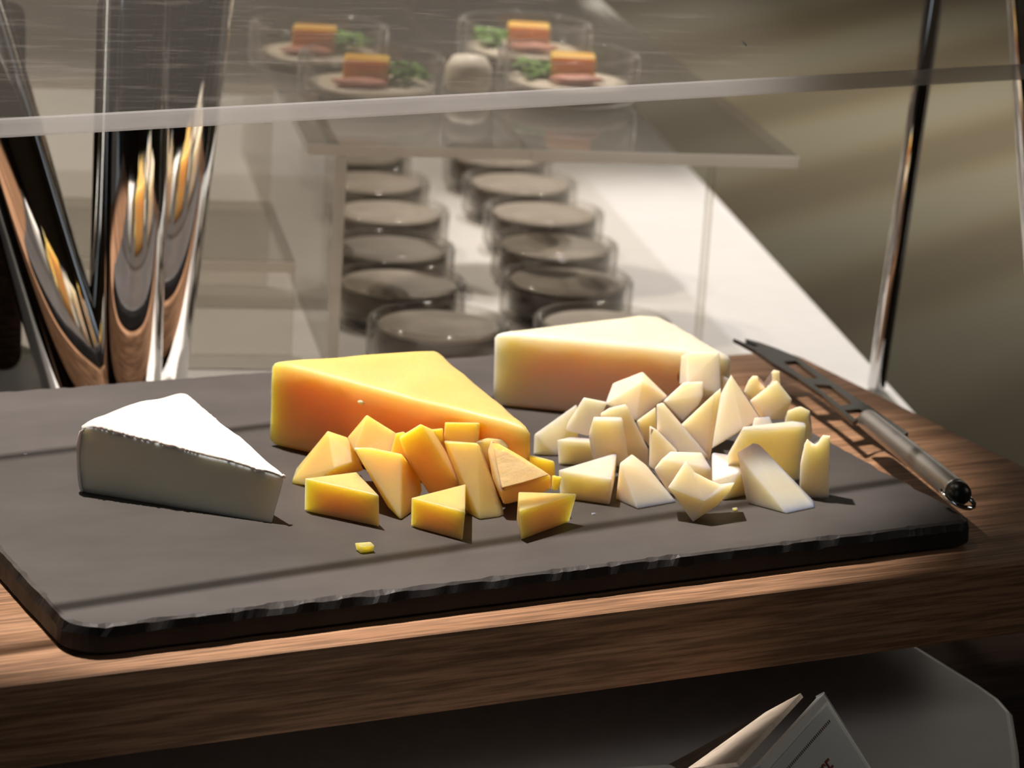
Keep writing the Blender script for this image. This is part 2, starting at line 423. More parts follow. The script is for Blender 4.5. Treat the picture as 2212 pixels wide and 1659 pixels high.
def on_face(px, py, P0, P1):                # point of the upright face over the base line P0-P1
    n = Vector((P1.y - P0.y, P0.x - P1.x, 0)).normalized(); d = ray(px, py)
    return CAM + d * ((P0 - CAM).dot(n) / d.dot(n)), n
def mark(name, parent, px, py, P0, P1, sx, sz, mat, label):
    p, n = on_face(px, py, P0, P1); t = Vector((0, 0, 1)).cross(n)
    bm = bmesh.new(); M = Matrix.Translation(p) @ Matrix((t, n, Vector((0, 0, 1)))).transposed().to_4x4() @ Matrix.Diagonal((sx, .0009, sz, 1))
    bmesh.ops.create_icosphere(bm, subdivisions=2, radius=1, matrix=M)
    o = mesh_obj(name, bm, mat, parent, True); o['label'] = label
FLECK = cheese('pale_fleck', (.90, .66, .40, 1), (.93, .72, .46, 1), .003, (1, .6, .3))
HOLE = plain('dark_eye', (.35, .14, .04), .6)
mark('fleck', bpy.data.objects['cheese_block'], 780, 869, at(575, 962), at(1147, 1096), .0014, .0008, FLECK, 'pale fleck on the cut face')
mark('eye_hole', bpy.data.objects['cheese_block.001'], 1470, 812, at(1060, 878), at(1577, 930), .0012, .0028, HOLE, 'brownish eye hole')

# ---- brie wedge
def brie():
    T = at(586, 1130); Fp = at(165, 1062); hF = atf(160, 914, fwd(Fp)).z
    B = at(392, 842, hF); B.z = 0
    tipz = .0152; tip_over = Vector((.0042, .0006, 0))
    NA, NR = 30, 150
    def rim(a): 
        p = Fp.lerp(B, a); o = (p - T); o.z = 0
        return p + o.normalized() * (.0045 * 4 * a * (1 - a))
    def pt(r, a, zt, inset=0):           # zt 0..1 bottom to top
        q = rim(a); c = T + (q - T) * r
        h = tipz + (hF - tipz) * (min(1, r * 1.12) ** .8)
        h += noise.noise(c * 60) * .0006 + noise.noise(c * 160 + Vector((3, 3, 3))) * .0003
        return c + tip_over * zt * (1 - r) + Vector((0, 0, h * zt))
    e = thing('brie_wedge', 'white-rinded soft cheese wedge with pale cut side, alone on the slate', 'cheese', (T.x, T.y, 0))
    org = Vector((T.x, T.y, 0))
    # rind: top skin, rim, bottom lip
    bm = bmesh.new(); grid = []
    prof = [(r / NR * .93, 1.0) for r in range(NR + 1)] + [(.955, .985), (.975, .95), (.992, .88), (1.0, .78), (1.006, .62), (1.006, .45), (1.0, .28), (.993, .14), (.985, .03), (.97, .004)]
    for ia in range(NA + 1):
        col = []
        for k, (r, zt) in enumerate(prof):
            p = pt(r, ia / NA, zt)
            if ia in (0, NA):
                s = -1 if ia == 0 else 1
                t = (rim(ia / NA) - T).normalized(); side = Vector((-t.y, t.x, 0)) * s
                j = (noise.fractal(p * 1000, .8, 2, 3) * .9 + .5 * noise.noise(p * 230)) * (1 if ia == 0 else .15)
                p = p + side * (.0003 + .0010 * j)
                if zt > .9: p.z -= .0005 + .0011 * max(-.3, j)
            col.append(bm.verts.new(p - org))
        grid.append(col)
    for ia in range(NA):
        for k in range(len(prof) - 1):
            bm.faces.new((grid[ia][k], grid[ia][k + 1], grid[ia + 1][k + 1], grid[ia + 1][k]))
    bmesh.ops.remove_doubles(bm, verts=bm.verts[:], dist=.00002)
    bmesh.ops.recalc_face_normals(bm, faces=bm.faces[:])
    up = max(bm.faces, key=lambda f: f.calc_center_median().z)
    if up.normal.z < 0: bmesh.ops.reverse_faces(bm, faces=bm.faces[:])
    rd = mesh_obj('rind', bm, MOULD, e, True); rd['label'] = 'white bloomy rind'
    so = rd.modifiers.new('thickness', 'SOLIDIFY'); so.thickness = .0010; so.offset = -1
    # paste: the body just inside the rind
    bm = bmesh.new(); rings = []
    loop = [(1e-3, 0)] + [(r / 20 * .985, 0) for r in range(1, 21)] + [(.985, a / 20) for a in range(1, 20)] + [(r / 20 * .985, 1) for r in range(20, 0, -1)]
    for zt in [0.002, .08] + [.2 + .1 * k for k in range(8)] + [.955]:
        ring = []
        for r, a in loop:
            a2 = .012 + a * .976; p = pt(r, a2, zt)
            if 0 < r: p += (p - T).normalized() * .0 
            bulge = .0006 * math.sin(math.pi * zt)
            p += Vector((noise.noise(p * 90), noise.noise(p * 90 + Vector((7, 7, 7))), 0)) * .0003
            ring.append(bm.verts.new(p - org))
        rings.append(ring)
    n = len(loop)
    for a, b in zip(rings, rings[1:]):
        for i in range(n): bm.faces.new((a[i], a[(i + 1) % n], b[(i + 1) % n], b[i]))
    bm.faces.new(rings[0][::-1]); bm.faces.new(rings[-1])
    bmesh.ops.triangulate(bm, faces=[f for f in bm.faces if len(f.verts) > 4])
    bmesh.ops.recalc_face_normals(bm, faces=bm.faces[:])
    pa = mesh_obj('paste', bm, PASTE, e, True); pa['label'] = 'cut creamy paste'
brie()

#PIECES-BEGIN
YG, WG = 'cut yellow cheese pieces', 'cut pale cheese pieces'
# kind, label, T, anchor, vertices, ridge
YELLOW = [
 ('h', 'yellow cheese wedge lying flat at the left front of the yellow pile', 0, None,
  [(657, 1105, 'g'), (820, 1140, 'g'), (658, 1033, 'v0'), (819, 1070, 'v1'), (770, 1019, 's2'), (0, 0, 'u4')], None),
 ('h', 'yellow triangle leaning at the far left end of the yellow pile', 1.4, (700, 1062),
  [(630, 1045, 'g'), (660, 1046, 'g'), (632, 1036, 'v0'), (708, 931, 1.2), (750, 945, 1.2), (764, 967, .9), (776, 993, .4), (722, 1012, .05), (785, 1016, .7), (720, 1034, .3), (668, 1050, .2)], None),
 ('h', 'bright yellow square slice with a peaked top behind the left pieces', 1.3, (800, 1072),
  [(792, 896, .9), (856, 936, .6), (845, 985, 0), (765, 975, 0), (750, 946, .6)], None),
 ('h', 'yellow pointed wedge standing tip down in the middle of the yellow pile', 0, (850, 1112),
  [(866, 1125, 'g'), (838, 1096, .1), (762, 966, .9), (800, 966, 1.0), (868, 980, .9), (908, 1032, 1.6), (912, 1060, 1.4), (893, 1117, .5), (830, 1030, 2.3), (880, 1070, 2.4)], None),
 ('h', 'small yellow sliver showing behind the tip-down wedge', .8, (860, 1084),
  [(854, 936, 0), (872, 932, 0), (890, 950, 0), (884, 990, 0), (842, 985, 0)], None),
 ('h', 'tall dark-faced yellow block leaning left with a greenish top corner', 0, (955, 1103),
  [(861, 944, -.2), (909, 915, -.1), (935, 927, 1.2), (1003, 1040, .9), (993, 1046, .3), (926, 1066, .4), (950, 1098, .5), (985, 1092, .9), (955, 1060, 1.6), (875, 985, .6)], None),
 ('h', 'yellow wedge lying flat at the front centre of the yellow pile', 0, None,
  [(887, 1138, 'g'), (999, 1169, 'g'), (888, 1075, 'v0'), (1005, 1106, 'v1'), (1006, 1045, 's2'), (0, 0, 'u4')], None),
 ('h', 'upright pale-yellow square topping the back of the yellow pile', .7, (998, 1082),
  [(961, 912, .3), (1036, 913, .3), (1035, 960, .1), (957, 960, .1)], None),
 ('h', 'little yellow corner wedged behind the dark-faced block', .6, (945, 1078),
  [(930, 927, 0), (957, 925, 0), (957, 970, 0), (935, 965, 0)], None),
 ('h', 'long flat yellow strip sloping to the front beside the rough-rind wedge', 0, (1040, 1124),
  [(1037, 1124, 'g'), (1079, 1118, 'g'), (1091, 1113, 'g'), (1007, 1109, 'g'), (967, 955, 1.5), (1031, 957, 1.5), (957, 951, 2.0), (1040, 965, 2.1)], None),
 ('h', 'yellow chunk tucked behind the rough-rind wedge', .5, (1065, 1088),
  [(1028, 952, .2), (1053, 946, .4), (1091, 949, .4), (1100, 966, .2), (1090, 1005, 0), (1045, 1015, -.1), (1032, 985, 0)], None),
 ('h', 'yellow wedge with a rough tan rind face on top', 0, (1085, 1115),
  [(1061, 948, 1.3), (1130, 988, 1.0), (1192, 1028, .35), (1191, 1056, .4), (1081, 1062, -.2), (1053, 973, 1.0), (1063, 1032, .5), (1088, 1091, .1), (1150, 1076, .5), (1090, 1040, 1.5), (1160, 1050, 1.2)], None),
 ('h', 'yellow block behind the rough-rind wedge at the right end of the pile', 0, (1180, 1100),
  [(1128, 980, .5), (1150, 986, .1), (1198, 996, 0), (1200, 1050, 0), (1150, 1060, .1), (1168, 988, .9), (1197, 1035, .9)], None),
 ('h', 'thin greenish-yellow sliver at the right tip of the rough-rind wedge', .3, (1200, 1113),
  [(1193, 1026, 0), (1213, 1030, 0), (1209, 1053, 0), (1203, 1060, 0), (1191, 1058, 0)], None),
 ('h', 'yellow wedge standing alone at the right front of the yellow pile', 0, None,
  [(1126, 1168, 'g'), (1230, 1129, 'g'), (1121, 1103, 'v0'), (1247, 1066, 'v1'), (1120, 1062, 's2'), (0, 0, 'u4')], None),
]
WHITE = [
 ('h', 'pale ramp-shaped wedge at the left end of the pale pile', 0, None,
  [(1152, 983, 'g'), (1203, 986, 'g'), (1153, 938, 'v0'), (1247, 871, 1.2), (1250, 960, 1.0), (1205, 950, .6), (1240, 960, 'g')], None),
 ('h', 'thin bright pale slice tilted over the ramp-shaped wedge', .35, (1240, 998),
  [(1261, 858, .5), (1312, 868, .5), (1300, 900, .3), (1270, 942, 0), (1222, 931, 0), (1226, 914, .1)], None),
 ('h', 'low wide pale block lying behind the squared standing piece', 0, None,
  [(1206, 1004, 'g'), (1384, 1012, 'g'), (1203, 950, 'v0'), (1387, 960, 'v1'), (1233, 943, 's2'), (1356, 953, 's2'), (0, 0, 'u4'), (0, 0, 'u5')], None),
 ('h', 'squared pale piece standing upright behind the front left block', 0, (1320, 1034),
  [(1283, 900, .2), (1343, 901, .2), (1281, 908, 0), (1345, 908, 0), (1359, 1000, 0), (1283, 1000, 0), (1271, 941, .3), (1276, 970, .2), (1300, 920, .55), (1340, 990, .55)], None),
 ('h', 'light pale slab leaning right behind the squared standing piece', .4, (1350, 1022),
  [(1297, 893, .4), (1316, 881, .4), (1350, 873, .4), (1357, 880, .35), (1376, 917, .3), (1401, 972, .1), (1401, 1008, 0), (1365, 1008, 0), (1310, 960, .1)], None),
 ('h', 'pale block with a triangular top at the left front of the pale pile', 0, None,
  [(1209, 1076, 'g'), (1317, 1092, 'g'), (1206, 1015, 'v0'), (1322, 1034, 'v1'), (1333, 977, 's3'), (0, 0, 'u4')], None),
 ('h', 'large pale piece with a roof-like ridge topping the pale pile', 1.2, (1385, 985),
  [(1324, 828, 1.4), (1388, 803, 1.4), (1442, 856, .8), (1387, 822, .5), (1307, 872, 0), (1345, 892, -.1), (1374, 909, -.2)], None),
 ('h', 'pale notched block right of the roof-ridged piece', 1.0, (1475, 985),
  [(1432, 867, .1), (1477, 826, .5), (1519, 824, .5), (1518, 856, .2), (1508, 876, .1), (1474, 910, -.1)], None),
 ('h', 'tall bright square-topped piece standing against the big ivory block',   .5, (1520, 965),
  [(1484, 761, .7), (1555, 760, .7), (1557, 850, 0), (1520, 858, 0), (1484, 830, 0), (1471, 769, 1.2), (1467, 830, .7)], None),
 ('h', 'small pale corner between the tall bright piece and the steep triangle', .6, (1570, 962),
  [(1558, 809, .1), (1574, 818, .1), (1585, 850, 0), (1560, 865, 0)], None),
 ('h', 'steep pale triangle standing point up right of the pile centre', .55, (1585, 1012),
  [(1579, 809, 1.0), (1643, 905, .5), (1604, 925, -.1), (1553, 958, -.4), (1531, 973, -.5), (1557, 850, .8)], None),
 ('h', 'pale piece with a white top edge crossing left of the V notch', .8, (1460, 1040),
  [(1418, 873, .4), (1432, 869, .6), (1467, 921, .3), (1530, 985, .1), (1515, 1000, 0), (1465, 976, -.2), (1419, 930, 0)], None),
 ('h', 'pale blade-like wedge leaning right of the V notch', .7, (1530, 1033),
  [(1466, 922, -.1), (1545, 848, .3), (1557, 838, .7), (1557, 850, .6), (1544, 905, .2), (1533, 998, -.4), (1524, 985, -.4)], None),
 ('h', 'slim pale wedge pointing up beside the white-edged piece', .7, (1430, 1050),
  [(1403, 919, .3), (1419, 928, .3), (1464, 974, .1), (1445, 1000, 0), (1412, 1015, -.1), (1402, 1006, 0)], None),
 ('h', 'shadowed pale piece under the right slope of the roof-ridged one', .9, (1400, 1010),
  [(1375, 909, 0), (1416, 879, .2), (1419, 926, .1), (1404, 967, -.1), (1389, 946, 0)], None),
 ('h', 'peaked pale piece with broad base at the front, left of the spiky one', 0, None,
  [(1330, 1080, 'g'), (1378, 1101, 'g'), (1462, 1086, 'g'), (1339, 999, 'v0'), (1383, 1014, .3), (1365, 980, 1.0), (1395, 1003, .9), (1420, 1060, 1.2), (1345, 1060, 1.3)], None),
 ('h', 'rounded pale chunk with a small eye hole behind the spiky front piece', 0, (1470, 1078),
  [(1412, 1014, .3), (1428, 992, .4), (1448, 975, .7), (1516, 977, .7), (1537, 1012, .1), (1538, 1038, .1), (1470, 1060, 0), (1440, 1060, .1), (1460, 1075, 'g'), (1530, 1064, 'g'), (1455, 990, 1.5), (1510, 1040, 1.5)], None),
 ('o', 'spiky pale piece balanced on its point at the front of the pale pile', .9, (1500, 1129),
  [(1482, 994, .6), (1488, 1003, .5), (1500, 1020, .4), (1531, 1036, .5), (1557, 1047, .6), (1587, 1042, .8), (1576, 1062, .7), (1552, 1090, .4), (1497, 1129, 0), (1443, 1053, .3)], (1521, 1082, -.1)),
 ('h', 'pale block with a lit flat top behind the slanted front piece', 0, None,
  [(1562, 1082, 'g'), (1611, 1072, 'g'), (1538, 1038, .5), (1600, 1019, .5), (1537, 976, 1.7), (1592, 984, 1.6), (1600, 1000, 1.5), (1540, 1060, 1.0), (1600, 1050, 1.4)], None),
 ('h', 'slanted pale wedge at the right front with a long sloping side', 0, None,
  [(1613, 1088, 'g'), (1700, 1111, 'g'), (1761, 1098, 'g'), (1591, 977, .4), (1608, 998, .2), (1626, 956, 1.0), (1640, 959, 1.1), (1656, 978, 1.1), (1759, 1091, .6), (1680, 1085, 'g')], None),
 ('h', 'biggest cut pale cube at the right, curved top edge, under the tilted one', 0, None,
  [(1727, 1038, 'g'), (1578, 1066, 'g'), (1741, 918, 'v0'), (1603, 931, 'v1'), (1606, 921, 's3'), (1570, 985, 'v1'), (1712, 909, 's2'), (1739, 913, 's2'), (0, 0, 'u4'), (0, 0, 'u6')], None),
 ('h', 'small pale corner showing between the steep triangle and the tilted cube', .6, (1650, 1020),
  [(1630, 902, .3), (1663, 900, .3), (1672, 925, 0), (1622, 930, 0)], None),
 ('h', 'tilted pale cube perched above the biggest cut one', 0, (1665, 1015),
  [(1618, 866, .1), (1678, 820, .6), (1712, 863, .5), (1661, 906, 0), (1694, 908, .6), (1643, 904, .1), (1640, 860, 1.0), (1690, 870, 1.2)], None),
 ('o', 'pale piece with a big round bite between two horns behind the tilted cube', .7, (1650, 985),
  [(1607, 846, 0), (1612, 833, 0), (1617, 822, 0), (1626, 812, 0), (1637, 812, 0), (1640, 823, 0), (1646, 832, 0), (1655, 836, 0), (1664, 832, 0), (1669, 820, 0), (1667, 803, 0), (1672, 799, 0), (1684, 802, 0), (1686, 828, 0), (1690, 870, 0), (1640, 885, 0)], None),
 ('o', 'pale piece with a ragged bitten right edge behind the biggest cube', .6, (1725, 1000),
  [(1695, 910, 0), (1701, 888, 0), (1719, 880, 0), (1731, 878, 0), (1750, 888, 0), (1746, 899, 0), (1749, 915, 0), (1755, 930, 0), (1753, 944, 0), (1740, 965, 0), (1705, 960, 0)], None),
 ('o', 'upright pale strip with a half-round notch on top, right end of the pile', .6, (1770, 1078),
  [(1727, 1050, 0), (1729, 1000, 0), (1738, 958, 0), (1744, 948, 0), (1748, 952, 0), (1752, 958, 0), (1760, 960, 0), (1768, 955, 0), (1772, 947, 0), (1778, 940, 0), (1793, 941, 0), (1790, 1075, 0), (1774, 1078, 0), (1757, 1077, 0), (1752, 1088, 0), (1729, 1070, 0)], None),
]
#PIECES-END
for lst, mat, g in ((YELLOW, YEL, YG), (WHITE, WHT, WG)):
    for kind, label, T, anc, vs, ridge in lst:
        bm = hull_piece(vs, T, anc) if kind == 'h' else outline_piece(vs, T, anc, ridge)
        o = finish_cheese(bm, 'cheese_piece', mat, label, g)
        if 'rough tan rind' in label:
            # rind skin lies on the upper face
            A, B, Cc, D, E_ = solve([(1061, 948, 1.3), (1130, 988, 1.0), (1192, 1028, .35), (1081, 1062, -.2), (1053, 973, 1.0)], anc)
            up = (D - A).cross(Cc - A).normalized()
            if up.dot(CAM - A) < 0: up = -up
            q = lambda a, b, c: A * a + Cc * b + D * c
            P = [q(.80, .02, .18), q(.70, .12, .18), q(.72, .18, .10), q(.30, .64, .06), q(.03, .94, .03), q(.03, .45, .52), q(.05, .04, .91), q(.35, .03, .62)]
            bm = bmesh.new(); up = up * .0007
            a = [bm.verts.new(p + up) for p in P]; b = [bm.verts.new(p - up * .3) for p in P]; n = len(P)
            bm.faces.new(a); bm.faces.new(b[::-1])
            for i in range(n): bm.faces.new((a[i], b[i], b[(i + 1) % n], a[(i + 1) % n]))
            bmesh.ops.recalc_face_normals(bm, faces=bm.faces[:])
            bmesh.ops.triangulate(bm, faces=bm.faces[:])
            rr = mesh_obj('rind', bm, RIND, o); rr['label'] = 'rough tan rind'

def crumb(px, py, s, mat, label):
    bm = bmesh.new(); p = at(px, py)
    box(bm, (p.x - s, p.y - s * .6, .0001), (p.x + s, p.y + s * .6, s * .95))
    for v in bm.verts: v.co += Vector((random.uniform(-1, 1), random.uniform(-1, 1), 0)) * s * .3
    bevel(bm, s * .15)
    tag(mesh_obj('cheese_crumb', bm, mat), label, 'crumb', 'crumbs on the slate')
crumb(790, 1190, .0027, YEL, 'bright yellow crumb lying alone in front of the yellow pile')
crumb(1587, 1103, .0010, YEL, 'tiny yellow crumb in front of the pale slanted wedge')
crumb(1282, 1112, .0006, WHT, 'tiny white crumb in front of the pale front block')
crumb(55, 983, .0005, WHT, 'tiny white speck left of the white-rinded wedge')

# ------------------------------------------------------------------ cheese knife
def knife():
    A, B = at(1872, 905, .0048), at(2066, 1061, .0052)
    e = thing('cheese_knife', 'steel cheese knife with holed forked blade lying across the board edge', 'knife', A)
    d = (B - A).normalized()
    bm = bmesh.new(); L = (B - A).length; r = .0040
    lathe(bm, [(0, 0), (r * .8, 0), (r * .95, .0006), (r, .002), (r, .003), (r * 1.05, L * .5), (r * 1.08, L - .001), (r * 1.08, L), (r * .9, L + .0001), (0, L + .0001)], 40, axis_m(A, B))
    bmesh.ops.recalc_face_normals(bm, faces=bm.faces[:])
    shift(mesh_obj('handle', bm, STEEL, e, True), A)['label'] = 'round brushed steel handle'
    bm = bmesh.new(); q = r * 1.06
    lathe(bm, [(0, 0), (q, 0), (q, .002), (q * .92, .0042), (q * .6, .0060), (0, .0066)], 40, axis_m(B, B + d * .01))
    bmesh.ops.recalc_face_normals(bm, faces=bm.faces[:])
    shift(mesh_obj('end_cap', bm, BLACK, e, True), A)['label'] = 'black rounded end cap'
    fB = fwd(B)
    pts = [atf(x, y, fB + f / 1000) for x, y, f in ((2033, 1060, -2.5), (2038, 1068, -4.5), (2050, 1079, -7.0), (2066, 1089, -8.8), (2082, 1096, -9.0), (2095, 1098, -8.0), (2103, 1095, -6.6), (2104, 1088, -5.4), (2099, 1081, -4.6), (2090, 1074, -4.2))]
    for p in pts: p.z = max(p.z, .0011)
    bm = bmesh.new(); tube_path(bm, pts, .00085)
    shift(mesh_obj('hanging_ring', bm, CHROME, e, True), A)['label'] = 'polished wire hanging loop'
    outer = [(1584, 731), (1632, 757), (1668, 783), (1723, 816), (1777, 854), (1842, 911), (1866, 900), (1884, 898), (1905, 912), (1930, 930), (1950, 940), (1962, 934),
             (1920, 905), (1875, 875), (1849, 858), (1777, 811), (1723, 771), (1677, 752), (1640, 739), (1610, 731), (1612, 736), (1634, 744), (1640, 748), (1628, 748)]
    holes = [[(1692, 781), (1719, 779), (1768, 817), (1737, 817)], [(1757, 830), (1792, 832), (1842, 871), (1816, 876)], [(1824, 886), (1856, 883), (1880, 896), (1866, 898), (1846, 904)]]
    def zz(x): return .0042 + (1850 - x) / 266 * .0020
    bm = bmesh.new(); loops = []
    for lp in [outer] + holes:
        vs = [bm.verts.new(at(x, y, zz(x))) for x, y in lp]
        loops += [bm.edges.new((vs[i], vs[(i + 1) % len(vs)])) for i in range(len(vs))]
    bmesh.ops.triangle_fill(bm, edges=loops, use_beauty=True)
    bmesh.ops.dissolve_limit(bm, angle_limit=.02, verts=bm.verts[:], edges=bm.edges[:])
    ex = bmesh.ops.extrude_face_region(bm, geom=bm.faces[:])
    for v in ex['geom']:
        if isinstance(v, bmesh.types.BMVert): v.co.z -= .0016
    bmesh.ops.recalc_face_normals(bm, faces=bm.faces[:])
    shift(mesh_obj('blade', bm, BLADE, e), A)['label'] = 'dark blade with three holes and a forked tip'
knife()

# ------------------------------------------------------------------ acrylic guard above the slate
def guard():
    P0 = Vector((-.26, .061, .1345)); xd = Vector((1, .075, 0)).normalized()
    g0 = at(0, 279, .134); g1 = atf(2212, 157, fwd(at(2212, 157, .134)))
    xd = (g1 - g0); xd.z = 0; xd.normalize(); P0 = g0 - xd * .22
    yd = Vector((-xd.y, xd.x, 0)); up = Vector((0, 0, 1)); tilt = math.radians(21)
    sd = yd * math.cos(tilt) + up * math.sin(tilt); nd = up * math.cos(tilt) - yd * math.sin(tilt)
    L, D, T = .88, .138, .0062
    e = thing('acrylic_guard', 'tilted clear acrylic guard sheet above the cheeses', 'guard', P0)
    def slab(bm, x0, x1, y0, y1, z0, z1):
        vs = box(bm, (x0, y0, z0), (x1, y1, z1))
        for v in vs: c = v.co.copy(); v.co = xd * c.x + sd * c.y + nd * c.z
    bm = bmesh.new(); slab(bm, 0, L, .0012, D - .0012, -T / 2, T / 2); mesh_obj('sheet', bm, GUARD, e)['label'] = 'scratched clear sheet'
    bm = bmesh.new(); slab(bm, 0, L, 0, .00119, -T / 2, T / 2); mesh_obj('front_edge', bm, GUARD_EDGE, e)['label'] = 'polished whitish front edge'
    bm = bmesh.new(); slab(bm, 0, L, D - .00119, D, -T / 2, T / 2); mesh_obj('back_edge', bm, GUARD_EDGE, e)['label'] = 'polished whitish back edge'
    p = ray(1607, 94); t = (P0 + nd * (T / 2) - CAM).dot(nd) / p.dot(nd); q = CAM + p * t - P0
    bm = bmesh.new(); bmesh.ops.create_icosphere(bm, subdivisions=2, radius=1, matrix=Matrix.Translation(q) @ Matrix((xd, sd, nd)).transposed().to_4x4() @ Matrix.Diagonal((.0006, .0018, .0003, 1)))
    mesh_obj('speck', bm, BLACK, e)['label'] = 'tiny dark speck on the sheet'
    for x, foot in ((.004, ZC), (L - .012, ZC - .061)):
        bm = bmesh.new()
        for y in (.02, D - .02):
            p = xd * x + sd * y - nd * T / 2; q = Vector((p.x, p.y, foot - P0.z))
            rod(bm, q, p, .004, 20)
        mesh_obj('support', bm, CHROME, e, True)
guard()

# ------------------------------------------------------------------ chrome stands
def stand_left():
    e = thing('chrome_tripod', 'three thick chrome tubes fanning up behind the slate', 'stand', at(268, 860, ZC))
    org = Vector(e.location) - Vector((0, 0, Z0))
    def leg(p0, p1, f0, f1, r, name='leg'):
        a, b = atf(p0[0], p0[1], f0), atf(p1[0], p1[1], f1)
        d = (b - a).normalized()
        bot = a + d * ((ZC - a.z) / d.z); top = a + d * ((.185 - a.z) / d.z)
        # flat foot on the counter
        bm = bmesh.new(); bot.z += .0001
        k = (r * math.sqrt(max(0, 1 - d.z * d.z)))
        rod(bm, bot + d * (k / d.z), top, r, 64)
        lathe(bm, [(0, 0), (r * 1.0, 0), (r * 1.0, k * 2 + .001), (0, k * 2 + .001)], 48, Matrix.Translation(bot))
        o = mesh_obj(name, bm, CHROME, e)
        shift(o, org)
        for p in o.data.polygons: p.use_smooth = len(p.vertices) == 4
        return o
    leg((268, 830), (293, 0), 1.110, 1.110, .0149)
    leg((171, 828), (-74, 0), 1.103, 1.095, .0147)
    leg((324, 817), (422, 0), 1.134, 1.134, .0151)
stand_left()
def stand_right():
    e = thing('chrome_rod_stand', 'two thin chrome rods leaning together behind the board corner', 'stand', at(1885, 862, ZC))
    org = Vector(e.location) - Vector((0, 0, Z0))
    f = fwd(at(1885, 842, ZC))
    a, b = atf(1893, 830, f), atf(2018, 0, f)
    d = (b - a).normalized(); bot = a + d * ((ZC - a.z) / d.z); top = a + d * ((.2 - a.z) / d.z)
    bm = bmesh.new(); rod(bm, bot + d * .001, top, .0040, 32); shift(mesh_obj('rod', bm, CHROME, e, True), org)
    a2, b2 = atf(2234, 570, f), atf(2196, 0, f)
    d2 = (b2 - a2).normalized(); bot2 = a2 + d2 * ((FZ - a2.z) / d2.z); top2 = a2 + d2 * ((.2 - a2.z) / d2.z)
    bm = bmesh.new(); rod(bm, bot2 + d2 * .001, top2, .0042, 32); shift(mesh_obj('rod', bm, CHROME, e, True), org)
    bm = bmesh.new(); rod(bm, top, top2, .0040, 24); shift(mesh_obj('cross_rod', bm, CHROME, e, True), org)
stand_right()

# ------------------------------------------------------------------ acrylic risers with jars
O = Vector((.2319, .3538, 0)); e1 = Vector((.956, -.292, 0)); e2 = Vector((.292, .956, 0))
def riser(name, label, parts, org):
    e = thing(name, label, 'riser', org)
    for nm, (x0, x1, y0, y1, z0, z1), mat in parts:
        bm = bmesh.new(); vs = box(bm, (x0, y0, z0), (x1, y1, z1))
        for v in vs: c = v.co.copy(); v.co = e1 * c.x + e2 * c.y + Vector((0, 0, c.z))
        mesh_obj(nm, bm, mat, e)
    return e
H0 = ZC + .0002; HT = .0585; TH = .0052
riser('acrylic_riser', 'clear acrylic box riser with jars inside and a wide top shelf', [
    ('side_panel', (0, .005, 0.0002, .46, 0, HT - H0), ACRYL),
    ('panel_edge', (0, .005, -.001, .0, 0, HT - H0), ACRYL_EDGE),
    ('corner_post', (.164, .167, 0.0002, .004, 0, HT - H0), ACRYL),
    ('top_shelf', (.085, .204, .0005, .50, HT - H0 + .0001, HT - H0 + TH), ACRYL),
    ('top_shelf', (-.012, .0845, .0005, .50, HT - H0 + .0008, HT - H0 + TH), ACRYL),
    ('shelf_edge', (.085, .204, -.0008, .0003, HT - H0 + .0001, HT - H0 + TH), ACRYL_EDGE),
    ('shelf_edge', (-.012, .0845, -.0008, .0003, HT - H0 + .0008, HT - H0 + TH), ACRYL_EDGE),
], O + Vector((0, 0, H0)))
OL = O - e1 * .285 + Vector((0, 0, H0)) + e2 * .02
riser('acrylic_riser', 'stepped clear acrylic riser behind the chrome tubes, left of the jars', [
    ('front_panel', (.14, .272, 0, .004, 0, .043), ACRYL),
    ('step_shelf', (.14, .272, .0042, .12, .0385, .043), ACRYL),
    ('step_edge', (.14, .272, -.0016, -.0002, .0385, .043), ACRYL_EDGE),
    ('back_panel', (.14, .272, .124, .128, 0, .098), ACRYL),
    ('top_shelf', (.14, .272, .1285, .40, .0935, .098), ACRYL),
    ('top_edge', (.14, .272, .1222, .1238, .0935, .098), ACRYL_EDGE),
], OL)

LIDM = plain('grey_lid', (.36, .32, .27), .45, noise_amt=.15)
MOUSSE = plain('brown_mousse', (.13, .10, .075), .6, noise_amt=.15)
def jar(p, r, h, label, group, brown=False):
    e = thing('glass_jar', label, 'jar', p, group)
    bm = bmesh.new(); w = .0036
    lathe(bm, [(r * .55, .0045), (r - w, .006), (r - w, h - .0035)] + [(r - w * .5 - w * .5 * math.cos(t * math.pi / 8), h - w * .5 + w * .5 * math.sin(t * math.pi / 8)) for t in range(0, 9)] + [(r, h - .0035), (r, .004), (r * .96, .002), (r * .9, .0012), (r * .6, .0008)], 56)
    bmesh.ops.recalc_face_normals(bm, faces=bm.faces[:])
    mesh_obj('glass_wall', bm, GLASS, e, True)
    bm = bmesh.new(); lathe(bm, [(0, .0003), (r * .6, .0003), (r * .72, .0010), (r * .6, .0042), (0, .0046)], 48)
    bmesh.ops.recalc_face_normals(bm, faces=bm.faces[:])
    mesh_obj('glass_bottom', bm, FROST, e, True)
    if brown:
        bm = bmesh.new(); q = r - w - .0004
        lathe(bm, [(0, .0062), (q * .96, .0062), (q, .0068), (q, h * .74), (q * .95, h * .78), (0, h * .78)], 48)
        bmesh.ops.recalc_face_normals(bm, faces=bm.faces[:])
        mesh_obj('filling', bm, MOUSSE, e, True)['label'] = 'dark brown filling'
        bm = bmesh.new(); lathe(bm, [(0, h * .80), (q * .98, h * .80), (q * .98, h * .86), (q * .9, h * .88), (0, h * .87)], 48)
        bmesh.ops.recalc_face_normals(bm, faces=bm.faces[:])
        mesh_obj('lid', bm, LIDM, e, True)['label'] = 'grey-beige inner lid'
    return e
